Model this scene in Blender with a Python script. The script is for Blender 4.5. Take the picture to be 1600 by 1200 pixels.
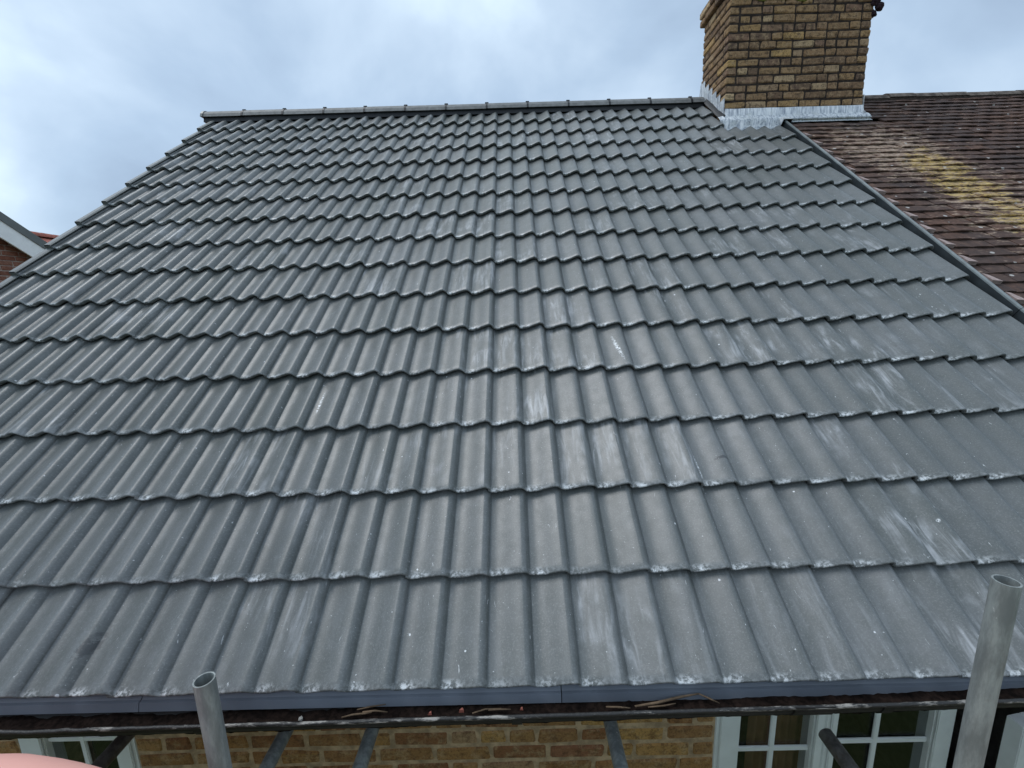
import bpy, bmesh, math, random
from mathutils import Matrix, Vector
random.seed(7)
R = math.radians
scene = bpy.context.scene
for o in list(bpy.data.objects): bpy.data.objects.remove(o)
col = scene.collection
E = 5.0                      # height of the eaves above the ground
PITCH = R(38.3)
CP, SP = math.cos(PITCH), math.sin(PITCH)
TANP = math.tan(PITCH)

# ------------------------------------------------------------------ camera
cam = bpy.data.cameras.new('camera')
cam.sensor_fit = 'HORIZONTAL'; cam.sensor_width = 36.0
cam.lens = 665.6 / 1600 * 36.0
cam.clip_start = 0.05; cam.clip_end = 3000
camo = bpy.data.objects.new('camera', cam); col.objects.link(camo)
m = Matrix(((0.9996552, 0.0257448, 0.0051534),
            (0.0003123, 0.1846070, -0.9828124),
            (-0.0262537, 0.9824752, 0.1845353))).to_4x4()
camo.matrix_world = Matrix.Translation((0.1379, -1.1344, 1.1766 + E)) @ m
scene.camera = camo

# ------------------------------------------------------------------ sky and sun
SUN_EL, SUN_AZ = R(64), R(282)          # azimuth clockwise from +Y
world = bpy.data.worlds.new('World'); scene.world = world
world.use_nodes = True
nt = world.node_tree; nt.nodes.clear()
def N(t, **k):
    n = nt.nodes.new(t)
    for a, v in k.items(): setattr(n, a, v)
    return n
def L(a, b): nt.links.new(a, b)
out = N('ShaderNodeOutputWorld'); bg = N('ShaderNodeBackground'); L(bg.outputs[0], out.inputs[0])
sky = N('ShaderNodeTexSky', sky_type='NISHITA'); sky.sun_disc = False
sky.sun_elevation = SUN_EL; sky.sun_rotation = SUN_AZ
tc = N('ShaderNodeTexCoord'); sep = N('ShaderNodeSeparateXYZ'); L(tc.outputs['Generated'], sep.inputs[0])
mx = N('ShaderNodeMath', operation='MAXIMUM'); L(sep.outputs[2], mx.inputs[0]); mx.inputs[1].default_value = 0.0
ad = N('ShaderNodeMath', operation='ADD'); L(mx.outputs[0], ad.inputs[0]); ad.inputs[1].default_value = 0.75
dx = N('ShaderNodeMath', operation='DIVIDE'); L(sep.outputs[0], dx.inputs[0]); L(ad.outputs[0], dx.inputs[1])
dy = N('ShaderNodeMath', operation='DIVIDE'); L(sep.outputs[1], dy.inputs[0]); L(ad.outputs[0], dy.inputs[1])
cmb = N('ShaderNodeCombineXYZ'); L(dx.outputs[0], cmb.inputs[0]); L(dy.outputs[0], cmb.inputs[1]); cmb.inputs[2].default_value = 1.3
n1 = N('ShaderNodeTexNoise'); n1.inputs['Scale'].default_value = 2.5; n1.inputs['Detail'].default_value = 6; n1.inputs['Roughness'].default_value = 0.48; n1.inputs['Distortion'].default_value = 0.25
L(cmb.outputs[0], n1.inputs['Vector'])
rmp = N('ShaderNodeValToRGB'); L(n1.outputs[0], rmp.inputs[0])
els = rmp.color_ramp.elements
els[0].position = 0.33; els[0].color = (0.225, 0.295, 0.39, 1)
els[1].position = 0.69; els[1].color = (0.56, 0.66, 0.71, 1)
e = els.new(0.43); e.color = (0.28, 0.365, 0.47, 1)
e = els.new(0.53); e.color = (0.37, 0.46, 0.56, 1)
e = els.new(0.60); e.color = (0.46, 0.56, 0.645, 1)
sk = N('ShaderNodeVectorMath', operation='SCALE'); L(sky.outputs[0], sk.inputs[0]); sk.inputs[3].default_value = 0.08
mix = N('ShaderNodeMix', data_type='RGBA'); mix.inputs['Factor'].default_value = 0.88
L(sk.outputs[0], mix.inputs['A']); L(rmp.outputs[0], mix.inputs['B'])
L(mix.outputs['Result'], bg.inputs[0]); bg.inputs[1].default_value = 1.0

sun = bpy.data.lights.new('sun', 'SUN'); sun.energy = 0.75; sun.angle = R(30); sun.color = (1, 0.992, 0.98)
suno = bpy.data.objects.new('sun', sun); col.objects.link(suno)
sd = Vector((math.sin(SUN_AZ) * math.cos(SUN_EL), math.cos(SUN_AZ) * math.cos(SUN_EL), math.sin(SUN_EL)))
suno.rotation_euler = sd.to_track_quat('Z', 'Y').to_euler(); suno.location = sd * 40
vs = scene.view_settings
vs.view_transform = 'Standard'; vs.look = 'None'; vs.gamma = 1.0; vs.use_curve_mapping = False
vs.exposure = 0.86
scene.render.resolution_x = 1024; scene.render.resolution_y = 768

# ------------------------------------------------------------------ material helpers
class Mat:
    def __init__(s, name, rough=0.7, spec=0.5, metal=0.0):
        s.m = bpy.data.materials.new(name); s.m.use_nodes = True
        s.t = s.m.node_tree; s.b = s.t.nodes['Principled BSDF']
        s.b.inputs['Roughness'].default_value = rough
        s.b.inputs['Specular IOR Level'].default_value = spec
        s.b.inputs['Metallic'].default_value = metal
    def n(s, t, **k):
        x = s.t.nodes.new(t)
        for a, v in k.items(): setattr(x, a, v)
        return x
    def l(s, a, b): s.t.links.new(a, b)
    def val(s, sock, x):
        if isinstance(x, (int, float)): sock.default_value = x
        elif isinstance(x, tuple): sock.default_value = (*x, 1) if len(x) == 3 and len(sock.default_value) == 4 else x
        else: s.l(x, sock)
    def math(s, op, a, b=0.0, c=None, clamp=False):
        x = s.n('ShaderNodeMath', operation=op, use_clamp=clamp); s.val(x.inputs[0], a); s.val(x.inputs[1], b)
        if c is not None: s.val(x.inputs[2], c)
        return x.outputs[0]
    def mix(s, f, a, b, bt='MIX'):
        x = s.n('ShaderNodeMix', data_type='RGBA', blend_type=bt); s.val(x.inputs['Factor'], f)
        s.val(x.inputs['A'], a); s.val(x.inputs['B'], b); return x.outputs['Result']
    def ramp(s, f, *st, interp='LINEAR'):
        x = s.n('ShaderNodeValToRGB'); s.l(f, x.inputs[0]); cr = x.color_ramp; cr.interpolation = interp
        while len(cr.elements) < len(st): cr.elements.new(0.5)
        for e, (p, c) in zip(cr.elements, st):
            e.position = p; e.color = (c, c, c, 1) if isinstance(c, (int, float)) else (*c, 1)
        return x.outputs[0]
    def step(s, f, a, b):
        x = s.n('ShaderNodeMapRange', interpolation_type='SMOOTHSTEP'); s.val(x.inputs[0], f)
        x.inputs[1].default_value = a; x.inputs[2].default_value = b
        return x.outputs[0]
    def coord(s, kind='Object'):
        return s.n('ShaderNodeTexCoord').outputs[kind]
    def pos(s): return s.n('ShaderNodeNewGeometry').outputs['Position']
    def rnd(s): return s.n('ShaderNodeObjectInfo').outputs['Random']
    def vadd(s, v, off):            # off: scalar socket
        c = s.n('ShaderNodeCombineXYZ')
        for i in range(3): s.l(off, c.inputs[i])
        x = s.n('ShaderNodeVectorMath', operation='ADD'); s.l(v, x.inputs[0]); s.l(c.outputs[0], x.inputs[1]); return x.outputs[0]
    def vmul(s, v, k):
        x = s.n('ShaderNodeVectorMath', operation='MULTIPLY'); s.l(v, x.inputs[0]); x.inputs[1].default_value = k; return x.outputs[0]
    def noise(s, v, sc, det=4, rough=0.55, dist=0.0):
        x = s.n('ShaderNodeTexNoise'); s.l(v, x.inputs['Vector']); x.inputs['Scale'].default_value = sc
        x.inputs['Detail'].default_value = det; x.inputs['Roughness'].default_value = rough; x.inputs['Distortion'].default_value = dist
        return x.outputs[0]
    def bump(s, h, strength=0.3, dist=0.002):
        x = s.n('ShaderNodeBump'); x.inputs['Strength'].default_value = strength; x.inputs['Distance'].default_value = dist
        s.l(h, x.inputs['Height']); s.l(x.outputs[0], s.b.inputs['Normal'])
    def base(s, c): s.val(s.b.inputs['Base Color'], c)
    def rough(s, r): s.val(s.b.inputs['Roughness'], r)

def simple(name, c, rough=0.7, spec=0.5, metal=0.0, var=0.25, sc=12, bump=0.0, bs=60):
    M = Mat(name, rough, spec, metal)
    v = M.vadd(M.pos(), M.math('MULTIPLY', M.rnd(), 37.0))
    f = M.noise(v, sc, 5, 0.6)
    M.base(M.mix(M.step(f, 0.3, 0.7), tuple(x * (1 - var) for x in c), tuple(min(1, x * (1 + var)) for x in c)))
    if bump: M.bump(M.noise(v, bs, 4), bump, 0.003)
    return M.m

# new grey concrete tile
def tile_material():
    M = Mat('concrete_tile', 0.4, 0.75)
    uv = M.n('ShaderNodeUVMap'); uv.uv_map = 'tile'; uv = uv.outputs[0]
    sp = M.n('ShaderNodeSeparateXYZ'); M.l(uv, sp.inputs[0])
    r = M.rnd(); off = M.math('MULTIPLY', r, 91.0)
    P = M.pos()
    v = M.vadd(uv, off)
    # body colour with per-tile shift
    c = M.ramp(r, (0.0, (0.070, 0.078, 0.075)), (0.3, (0.105, 0.112, 0.109)), (0.65, (0.083, 0.092, 0.087)), (1.0, (0.118, 0.124, 0.123)))
    big = M.noise(P, 1.3, 3)
    c = M.mix(M.step(big, 0.35, 0.7), c, M.mix(0.35, c, (0.17, 0.172, 0.175)))
    mott = M.noise(v, 22, 5, 0.6)
    c = M.mix(M.math('MULTIPLY', M.step(mott, 0.35, 0.75), 0.5), c, (0.070, 0.079, 0.072))
    # pale bloom: streaks that run down the slope
    st = M.noise(M.vmul(v, (34, 5, 1)), 1.0, 5, 0.6, 0.6)
    bl = M.noise(v, 5.0, 3)
    bloom = M.math('MULTIPLY', M.step(st, 0.42, 0.72), M.step(bl, 0.40, 0.64))
    strong = M.step(M.math('FRACT', M.math('MULTIPLY', r, 17.3)), 0.50, 0.98)
    c = M.mix(M.math('MULTIPLY', bloom, M.math('ADD', M.math('MULTIPLY', strong, 0.75), 0.10)), c, (0.42, 0.43, 0.445))
    fine = M.noise(v, 170, 4, 0.8)
    c = M.mix(M.math('MULTIPLY', M.step(fine, 0.50, 0.66), 0.30), c, (0.31, 0.32, 0.32))
    c = M.mix(M.math('MULTIPLY', M.step(M.noise(v, 75, 4, 0.8), 0.52, 0.68), 0.22), c, (0.060, 0.066, 0.062))
    # lime dust and painted sky glints at the tail of each pan
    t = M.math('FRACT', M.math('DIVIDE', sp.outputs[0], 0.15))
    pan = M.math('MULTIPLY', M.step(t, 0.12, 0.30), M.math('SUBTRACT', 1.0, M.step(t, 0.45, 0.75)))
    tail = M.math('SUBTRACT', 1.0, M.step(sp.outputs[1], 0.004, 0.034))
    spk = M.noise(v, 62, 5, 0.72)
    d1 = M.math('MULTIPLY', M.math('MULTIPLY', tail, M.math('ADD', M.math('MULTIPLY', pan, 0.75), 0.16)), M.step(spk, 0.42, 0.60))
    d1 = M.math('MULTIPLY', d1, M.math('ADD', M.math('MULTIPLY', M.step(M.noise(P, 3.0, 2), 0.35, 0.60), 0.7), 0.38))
    # chips, scratches and splashes
    sc = M.noise(M.vmul(v, (90, 22, 1)), 1.0, 3, 0.6, 1.2)
    d2 = M.math('MULTIPLY', M.step(sc, 0.70, 0.77), 0.8)
    sp2 = M.noise(v, 120, 2, 0.5)
    d3 = M.math('MULTIPLY', M.step(sp2, 0.735, 0.785), 0.7)
    vo = M.n('ShaderNodeTexVoronoi'); M.l(v, vo.inputs['Vector']); vo.inputs['Scale'].default_value = 15.0
    sep = M.n('ShaderNodeSeparateColor'); M.l(vo.outputs['Color'], sep.inputs[0])
    rad = M.math('MULTIPLY', M.step(sep.outputs[0], 0.62, 1.0), 0.075)
    d4 = M.math('MULTIPLY', M.step(M.math('SUBTRACT', rad, M.math('ADD', vo.outputs['Distance'], M.math('MULTIPLY', M.math('SUBTRACT', spk, 0.5), 0.12))), 0.0, 0.02), 0.85)
    psep = M.n('ShaderNodeSeparateXYZ'); M.l(P, psep.inputs[0])
    def mark(cx, cy, rx, ry, sk=0.0):
        yy = M.math('SUBTRACT', psep.outputs[1], cy); xx = M.math('SUBTRACT', M.math('SUBTRACT', psep.outputs[0], cx), M.math('MULTIPLY', yy, sk))
        e_ = M.math('ADD', M.math('POWER', M.math('ABSOLUTE', M.math('DIVIDE', xx, rx)), 2.0), M.math('POWER', M.math('ABSOLUTE', M.math('DIVIDE', yy, ry)), 2.0))
        return M.math('SUBTRACT', 1.0, M.math('ADD', e_, M.math('MULTIPLY', M.math('SUBTRACT', spk, 0.5), 1.6)), clamp=True)
    d5 = M.math('MAXIMUM', mark(0.929, 0.645, 0.009, 0.085, -0.05), M.math('MAXIMUM', mark(-0.846, 0.97, 0.008, 0.07), M.math('MAXIMUM', mark(0.713, 1.21, 0.012, 0.10, -0.17), mark(1.782, 0.405, 0.009, 0.007))))
    d5 = M.math('MULTIPLY', d5, M.step(M.noise(v, 95, 4, 0.75), 0.44, 0.56))
    dust_glint = M.math('MAXIMUM', M.math('MAXIMUM', d1, M.math('MAXIMUM', d4, d5)), M.math('MAXIMUM', d2, d3), clamp=True)
    c = M.mix(M.math('MULTIPLY', M.step(M.math('MAXIMUM', M.math('MULTIPLY', mark(-1.333, 0.127, 0.024, 0.055, 0.5), M.step(M.noise(v, 40, 4, 0.7), 0.36, 0.56)), M.math('MULTIPLY', mark(1.045, 0.645, 0.045, 0.008), 0.7)), 0.0, 0.5), 0.8), c, (0.035, 0.036, 0.038))
    c = M.mix(dust_glint, c, (0.74, 0.76, 0.77))
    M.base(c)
    M.rough(M.math('ADD', 0.29, M.math('MULTIPLY', mott, 0.20)))
    M.bump(M.math('ADD', M.noise(v, 340, 4, 0.7), M.math('MULTIPLY', mott, 1.2)), 0.25, 0.002)
    return M.m
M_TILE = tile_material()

def old_tile_material():
    M = Mat('old_clay_tile', 0.85, 0.25)
    P = M.pos(); r = M.rnd(); v = M.vadd(P, M.math('MULTIPLY', r, 13.0))
    c = M.ramp(M.noise(P, 24, 4), (0.3, (0.062, 0.035, 0.026)), (0.55, (0.115, 0.062, 0.043)), (0.75, (0.19, 0.108, 0.075)))
    c = M.mix(M.math('MULTIPLY', r, 0.5), c, (0.045, 0.038, 0.038))
    # paler weathering towards the chimney, darker soot on the far right
    sp = M.n('ShaderNodeSeparateXYZ'); M.l(P, sp.inputs[0])
    c = M.mix(M.math('MULTIPLY', M.step(M.noise(P, 1.4, 3), 0.42, 0.7), 0.45), c, (0.030, 0.030, 0.034))
    def blob(cx, cy, rx, ry):
        a = M.math('DIVIDE', M.math('SUBTRACT', sp.outputs[0], cx), rx); b = M.math('DIVIDE', M.math('SUBTRACT', sp.outputs[1], cy), ry)
        return M.math('SUBTRACT', 1.0, M.math('ADD', M.math('MULTIPLY', a, a), M.math('MULTIPLY', b, b)), clamp=True)
    stk = M.noise(M.vmul(P, (9, 26, 26)), 1.0, 5, 0.65)
    # crust lichen: pale pinkish grey patches
    wz = M.math('MAXIMUM', blob(3.75, 3.2, 0.75, 0.7), M.math('MULTIPLY', blob(3.95, 2.3, 0.7, 0.75), 0.8))
    wz = M.math('ADD', M.math('MULTIPLY', wz, 0.22), M.math('MULTIPLY', M.noise(P, 2.3, 2), 0.12))
    wl = M.step(M.math('ADD', stk, wz), 0.67, 0.80)
    c = M.mix(M.math('MULTIPLY', wl, 0.62), c, M.ramp(M.noise(P, 40, 2), (0.35, (0.30, 0.20, 0.14)), (0.65, (0.60, 0.47, 0.36))))
    yz = M.math('MAXIMUM', M.math('MAXIMUM', blob(3.90, 2.92, 0.32, 0.28), M.math('MULTIPLY', blob(4.02, 3.19, 0.10, 0.07), 0.8)), M.math('MAXIMUM', M.math('MULTIPLY', blob(3.88, 2.58, 0.38, 0.32), 0.9), M.math('MULTIPLY', blob(3.97, 2.18, 0.40, 0.42), 0.7)))
    yl = M.step(M.math('ADD', M.math('MULTIPLY', M.math('ADD', M.noise(P, 9, 5, 0.7), stk), 0.5), M.math('MULTIPLY', yz, 0.32)), 0.60, 0.72)
    yl = M.math('MULTIPLY', M.math('MULTIPLY', yl, M.step(yz, 0.02, 0.3)), M.step(M.noise(M.vmul(P, (18, 45, 45)), 1.0, 5, 0.8), 0.42, 0.58))
    c = M.mix(M.math('MULTIPLY', yl, 0.85), c, M.ramp(M.noise(P, 30, 3), (0.35, (0.36, 0.22, 0.05)), (0.65, (0.62, 0.46, 0.17))))
    spots = M.n('ShaderNodeTexVoronoi'); M.l(P, spots.inputs['Vector']); spots.inputs['Scale'].default_value = 7.0
    rr = M.math('LESS_THAN', spots.outputs['Distance'], 0.10)
    c = M.mix(M.math('MULTIPLY', rr, 0.7), c, (0.55, 0.53, 0.50))
    M.base(c); M.bump(M.noise(P, 90, 4), 0.5, 0.004)
    return M.m
M_OLD = old_tile_material()

def brick_material(name, stops, dark, blotch, light):
    M = Mat(name, 0.9, 0.2)
    P = M.pos(); r = M.rnd(); v = M.vadd(P, M.math('MULTIPLY', r, 29.0))
    c = M.ramp(r, *stops, interp='LINEAR')
    c = M.mix(M.math('MULTIPLY', M.step(M.noise(v, 21, 5, 0.7), 0.46, 0.66), blotch), c, light)
    c = M.mix(M.math('MULTIPLY', M.step(M.noise(v, 31, 5, 0.75), 0.46, 0.66), blotch), c, dark)
    c = M.mix(M.math('MULTIPLY', M.step(M.noise(P, 110, 4, 0.75), 0.48, 0.68), 0.6), c, dark)
    c = M.mix(M.math('MULTIPLY', M.step(M.noise(P, 5.5, 6, 0.7), 0.48, 0.72), 0.25), c, dark)
    M.base(c); M.bump(M.noise(v, 75, 5, 0.7), 0.9, 0.008)
    return M.m
M_BRICK_CH = brick_material('stock_brick_sooty',
    ((0.0, (0.20, 0.122, 0.080)), (0.16, (0.38, 0.23, 0.118)), (0.32, (0.165, 0.105, 0.075)), (0.5, (0.45, 0.275, 0.130)), (0.64, (0.27, 0.165, 0.11)), (0.8, (0.62, 0.385, 0.15)), (0.88, (0.26, 0.15, 0.10)), (1.0, (0.64, 0.45, 0.26))),
    (0.045, 0.031, 0.024), 0.75, (0.46, 0.31, 0.18))
M_BRICK_W = brick_material('stock_brick_yellow',
    ((0.0, (0.34, 0.17, 0.066)), (0.2, (0.48, 0.275, 0.11)), (0.4, (0.28, 0.115, 0.055)), (0.6, (0.58, 0.335, 0.115)), (0.8, (0.33, 0.135, 0.068)), (1.0, (0.48, 0.31, 0.17))),
    (0.13, 0.065, 0.035), 0.65, (0.56, 0.38, 0.20))
M_BRICK_R = brick_material('red_brick',
    ((0.0, (0.26, 0.10, 0.065)), (0.35, (0.36, 0.16, 0.11)), (0.7, (0.22, 0.09, 0.06)), (1.0, (0.40, 0.20, 0.14))),
    (0.10, 0.05, 0.04), 0.4, (0.40, 0.24, 0.18))
M_MORT_CH = simple('sooty_mortar', (0.045, 0.034, 0.028), 0.95, 0.1, 0, 0.4, 30, 0.6)
M_MORT_W = simple('buff_mortar', (0.48, 0.34, 0.21), 0.95, 0.1, 0, 0.3, 25, 0.6)
M_MORT_R = simple('pale_mortar', (0.36, 0.29, 0.25), 0.95, 0.1, 0, 0.2, 25, 0.4)
M_MORT_PINK = simple('pink_mortar', (0.36, 0.28, 0.26), 0.95, 0.1, 0, 0.25, 40, 0.6)
M_RIDGE = simple('ridge_concrete', (0.17, 0.172, 0.17), 0.6, 0.4, 0, 0.25, 18, 0.3, 120)
M_RIDGE_OLD = simple('old_ridge_clay', (0.12, 0.10, 0.085), 0.9, 0.2, 0, 0.5, 14, 0.7)
M_BLACK = simple('black_plastic', (0.012, 0.013, 0.015), 0.5, 0.4)
M_VERGE = simple('grey_verge_plastic', (0.115, 0.125, 0.122), 0.36, 0.5, 0, 0.1)
M_BOND_SHADE = simple('grp_shaded', (0.032, 0.040, 0.045), 0.45, 0.5, 0, 0.3, 8)  # GRP darkened to paint in the shade of the trough
M_BOND_LIT = simple('grp_lit', (0.15, 0.175, 0.18), 0.4, 0.5, 0, 0.25, 8)  # same GRP lightened to paint in the lit top edge
M_TRAY = simple('blue_grey_plastic', (0.185, 0.205, 0.24), 0.42, 0.5, 0, 0.10, 5)
M_WHITE = simple('white_upvc', (0.86, 0.87, 0.86), 0.35, 0.5, 0, 0.04)
M_BARGE = simple('white_paint', (0.90, 0.90, 0.89), 0.5, 0.4, 0, 0.04)
M_SOIL = simple('gutter_silt', (0.016, 0.010, 0.008), 0.95, 0.1, 0, 0.6, 60, 1.0, 90)
M_TWIG = simple('dry_stem', (0.15, 0.105, 0.068), 0.8, 0.2, 0, 0.3, 40)
M_TERRA = simple('terracotta', (0.33, 0.11, 0.08), 0.8, 0.3, 0, 0.3, 20, 0.3)
M_PEB = simple('white_pebble', (0.62, 0.58, 0.52), 0.7, 0.3)
M_WOOD = simple('scaffold_board', (0.33, 0.24, 0.15), 0.85, 0.2, 0, 0.3, 15, 0.5)
M_DARKROOM = simple('room_dark', (0.16, 0.145, 0.13), 0.9, 0.1)
M_CURT = simple('brown_curtain', (0.34, 0.19, 0.11), 0.9, 0.1, 0, 0.3, 6)
M_RENDERED = simple('plain_wall', (0.35, 0.25, 0.16), 0.9, 0.2)
M_MOSS = simple('moss', (0.13, 0.125, 0.03), 0.95, 0.1, 0, 0.5, 40, 1.0, 60)
M_MOSSD = simple('dead_moss', (0.035, 0.022, 0.026), 0.95, 0.1, 0, 0.5, 40, 1.0, 60)
M_PINK_STAND_IN = simple('salmon_pink', (0.86, 0.44, 0.37), 0.5, 0.4, 0, 0.05, 3)

def lead_material():
    M = Mat('lead', 0.5, 0.5, 0.0)
    P = M.pos()
    st = M.noise(M.vmul(P, (55, 55, 7)), 1.0, 5, 0.65)
    c = M.ramp(st, (0.34, (0.24, 0.27, 0.33)), (0.46, (0.50, 0.53, 0.57)), (0.58, (0.74, 0.76, 0.78)))
    c = M.mix(M.math('MULTIPLY', M.step(M.noise(P, 9, 4), 0.5, 0.7), 0.5), c, (0.56, 0.58, 0.56))
    M.base(c); M.bump(M.noise(P, 26, 4), 0.8, 0.016); return M.m
M_LEAD = lead_material()

def galv_material(name, c0, c1, rust):
    M = Mat(name, 0.5, 0.5, 0.25)
    P = M.pos(); v = M.vadd(P, M.math('MULTIPLY', M.rnd(), 11.0))
    c = M.mix(M.step(M.noise(M.vmul(v, (40, 40, 9)), 1.0, 5, 0.65), 0.35, 0.7), c0, c1)
    c = M.mix(M.math('MULTIPLY', M.step(M.noise(v, 30, 5, 0.7), 0.55, 0.72), rust), c, (0.10, 0.065, 0.045))
    c = M.mix(M.math('MULTIPLY', M.step(M.noise(v, 45, 3, 0.7), 0.70, 0.76), 0.8), c, (0.7, 0.7, 0.68))
    M.base(c); M.bump(M.noise(v, 120, 3), 0.25, 0.002); return M.m
M_GALV = galv_material('galvanised_tube', (0.20, 0.215, 0.21), (0.36, 0.385, 0.37), 0.15)
M_GALV2 = galv_material('weathered_tube', (0.085, 0.078, 0.07), (0.17, 0.16, 0.145), 0.7)

def gutter_material():
    M = Mat('black_gutter', 0.5, 0.5)
    P = M.pos()
    c = M.mix(M.math('MULTIPLY', M.step(M.noise(M.vmul(P, (14, 60, 60)), 1.0, 5, 0.7), 0.50, 0.64), 0.7), (0.016, 0.015, 0.014), (0.42, 0.39, 0.35))
    M.base(c); M.bump(M.noise(P, 110, 4), 0.6, 0.004); return M.m
M_GUT_LIP = gutter_material()
M_GUT = simple('black_gutter_paint', (0.014, 0.013, 0.013), 0.55, 0.4, 0, 0.4, 20, 0.4)

def glass_material():
    m = bpy.data.materials.new('window_glass'); m.use_nodes = True; t = m.node_tree; t.nodes.clear()
    o = t.nodes.new('ShaderNodeOutputMaterial'); mxs = t.nodes.new('ShaderNodeMixShader')
    tr = t.nodes.new('ShaderNodeBsdfTransparent'); tr.inputs[0].default_value = (0.80, 0.82, 0.82, 1)
    gl = t.nodes.new('ShaderNodeBsdfGlossy'); gl.inputs['Roughness'].default_value = 0.03
    lw = t.nodes.new('ShaderNodeLayerWeight'); lw.inputs[0].default_value = 0.5
    pw = t.nodes.new('ShaderNodeMath'); pw.operation = 'POWER'; t.links.new(lw.outputs['Facing'], pw.inputs[0]); pw.inputs[1].default_value = 5.0
    fr = t.nodes.new('ShaderNodeMath'); fr.operation = 'MULTIPLY_ADD'; t.links.new(pw.outputs[0], fr.inputs[0]); fr.inputs[1].default_value = 0.9; fr.inputs[2].default_value = 0.045
    t.links.new(fr.outputs[0], mxs.inputs[0]); t.links.new(tr.outputs[0], mxs.inputs[1]); t.links.new(gl.outputs[0], mxs.inputs[2]); t.links.new(mxs.outputs[0], o.inputs[0])
    return m
M_GLASS = glass_material()

def brickwall_material(name, c1, c2, mort, scale=1.0):
    M = Mat(name, 0.9, 0.2)
    P = M.pos(); sp = M.n('ShaderNodeSeparateXYZ'); M.l(P, sp.inputs[0])
    c = M.n('ShaderNodeCombineXYZ'); M.l(M.math('ADD', sp.outputs[0], sp.outputs[1]), c.inputs[0]); M.l(sp.outputs[2], c.inputs[1])
    b = M.n('ShaderNodeTexBrick'); M.l(c.outputs[0], b.inputs['Vector'])
    b.inputs['Scale'].default_value = 1.0; b.inputs['Brick Width'].default_value = 0.225; b.inputs['Row Height'].default_value = 0.077
    b.inputs['Mortar Size'].default_value = 0.006
    b.inputs['Color1'].default_value = (*c1, 1); b.inputs['Color2'].default_value = (*c2, 1); b.inputs['Mortar'].default_value = (*mort, 1)
    k = M.mix(M.math('MULTIPLY', M.noise(P, 30, 4), 0.5), b.outputs['Color'], tuple(x * 0.4 for x in c1))
    M.base(k); M.bump(b.outputs['Fac'], -0.5, 0.006); return M.m
M_BW_Y = brickwall_material('brick_wall_yellow', (0.36, 0.23, 0.10), (0.26, 0.15, 0.07), (0.34, 0.26, 0.18))
M_BW_R = brickwall_material('brick_wall_red', (0.36, 0.16, 0.11), (0.24, 0.10, 0.065), (0.36, 0.29, 0.25))
M_BW_C = brickwall_material('brick_wall_sooty', (0.20, 0.135, 0.075), (0.12, 0.085, 0.055), (0.07, 0.056, 0.044))

def ground_material():
    M = Mat('garden_ground', 0.95, 0.1); P = M.pos()
    c = M.ramp(M.noise(P, 0.35, 6, 0.6), (0.35, (0.05, 0.075, 0.025)), (0.6, (0.085, 0.10, 0.04)), (0.75, (0.14, 0.12, 0.085)))
    M.base(c); M.bump(M.noise(P, 20, 4), 0.6, 0.02); return M.m

# ------------------------------------------------------------------ object helpers
def link(name, me, mat=None):
    o = bpy.data.objects.new(name, me); col.objects.link(o)
    if mat and me and not me.materials: me.materials.append(mat)
    return o
def pmesh(name, vs, fs, smooth=False):
    me = bpy.data.meshes.new(name); me.from_pydata([tuple(v) for v in vs], [], fs); me.update()
    if smooth: me.polygons.foreach_set('use_smooth', [True] * len(me.polygons))
    return me
def parent(o, p):
    o.parent = p
    o.matrix_parent_inverse = Matrix.Translation(-p.location) if p.type == 'EMPTY' else Matrix.Identity(4)
    return o
def thing(name, label, cat, loc=(0, 0, 0), group=None):
    o = bpy.data.objects.new(name, None); col.objects.link(o); o.location = loc; o.empty_display_size = 0.2
    o['label'] = label; o['category'] = cat
    if group: o['group'] = group
    return o
def tag(o, label, cat, group=None):
    o['label'] = label; o['category'] = cat
    if group: o['group'] = group
    return o
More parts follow.
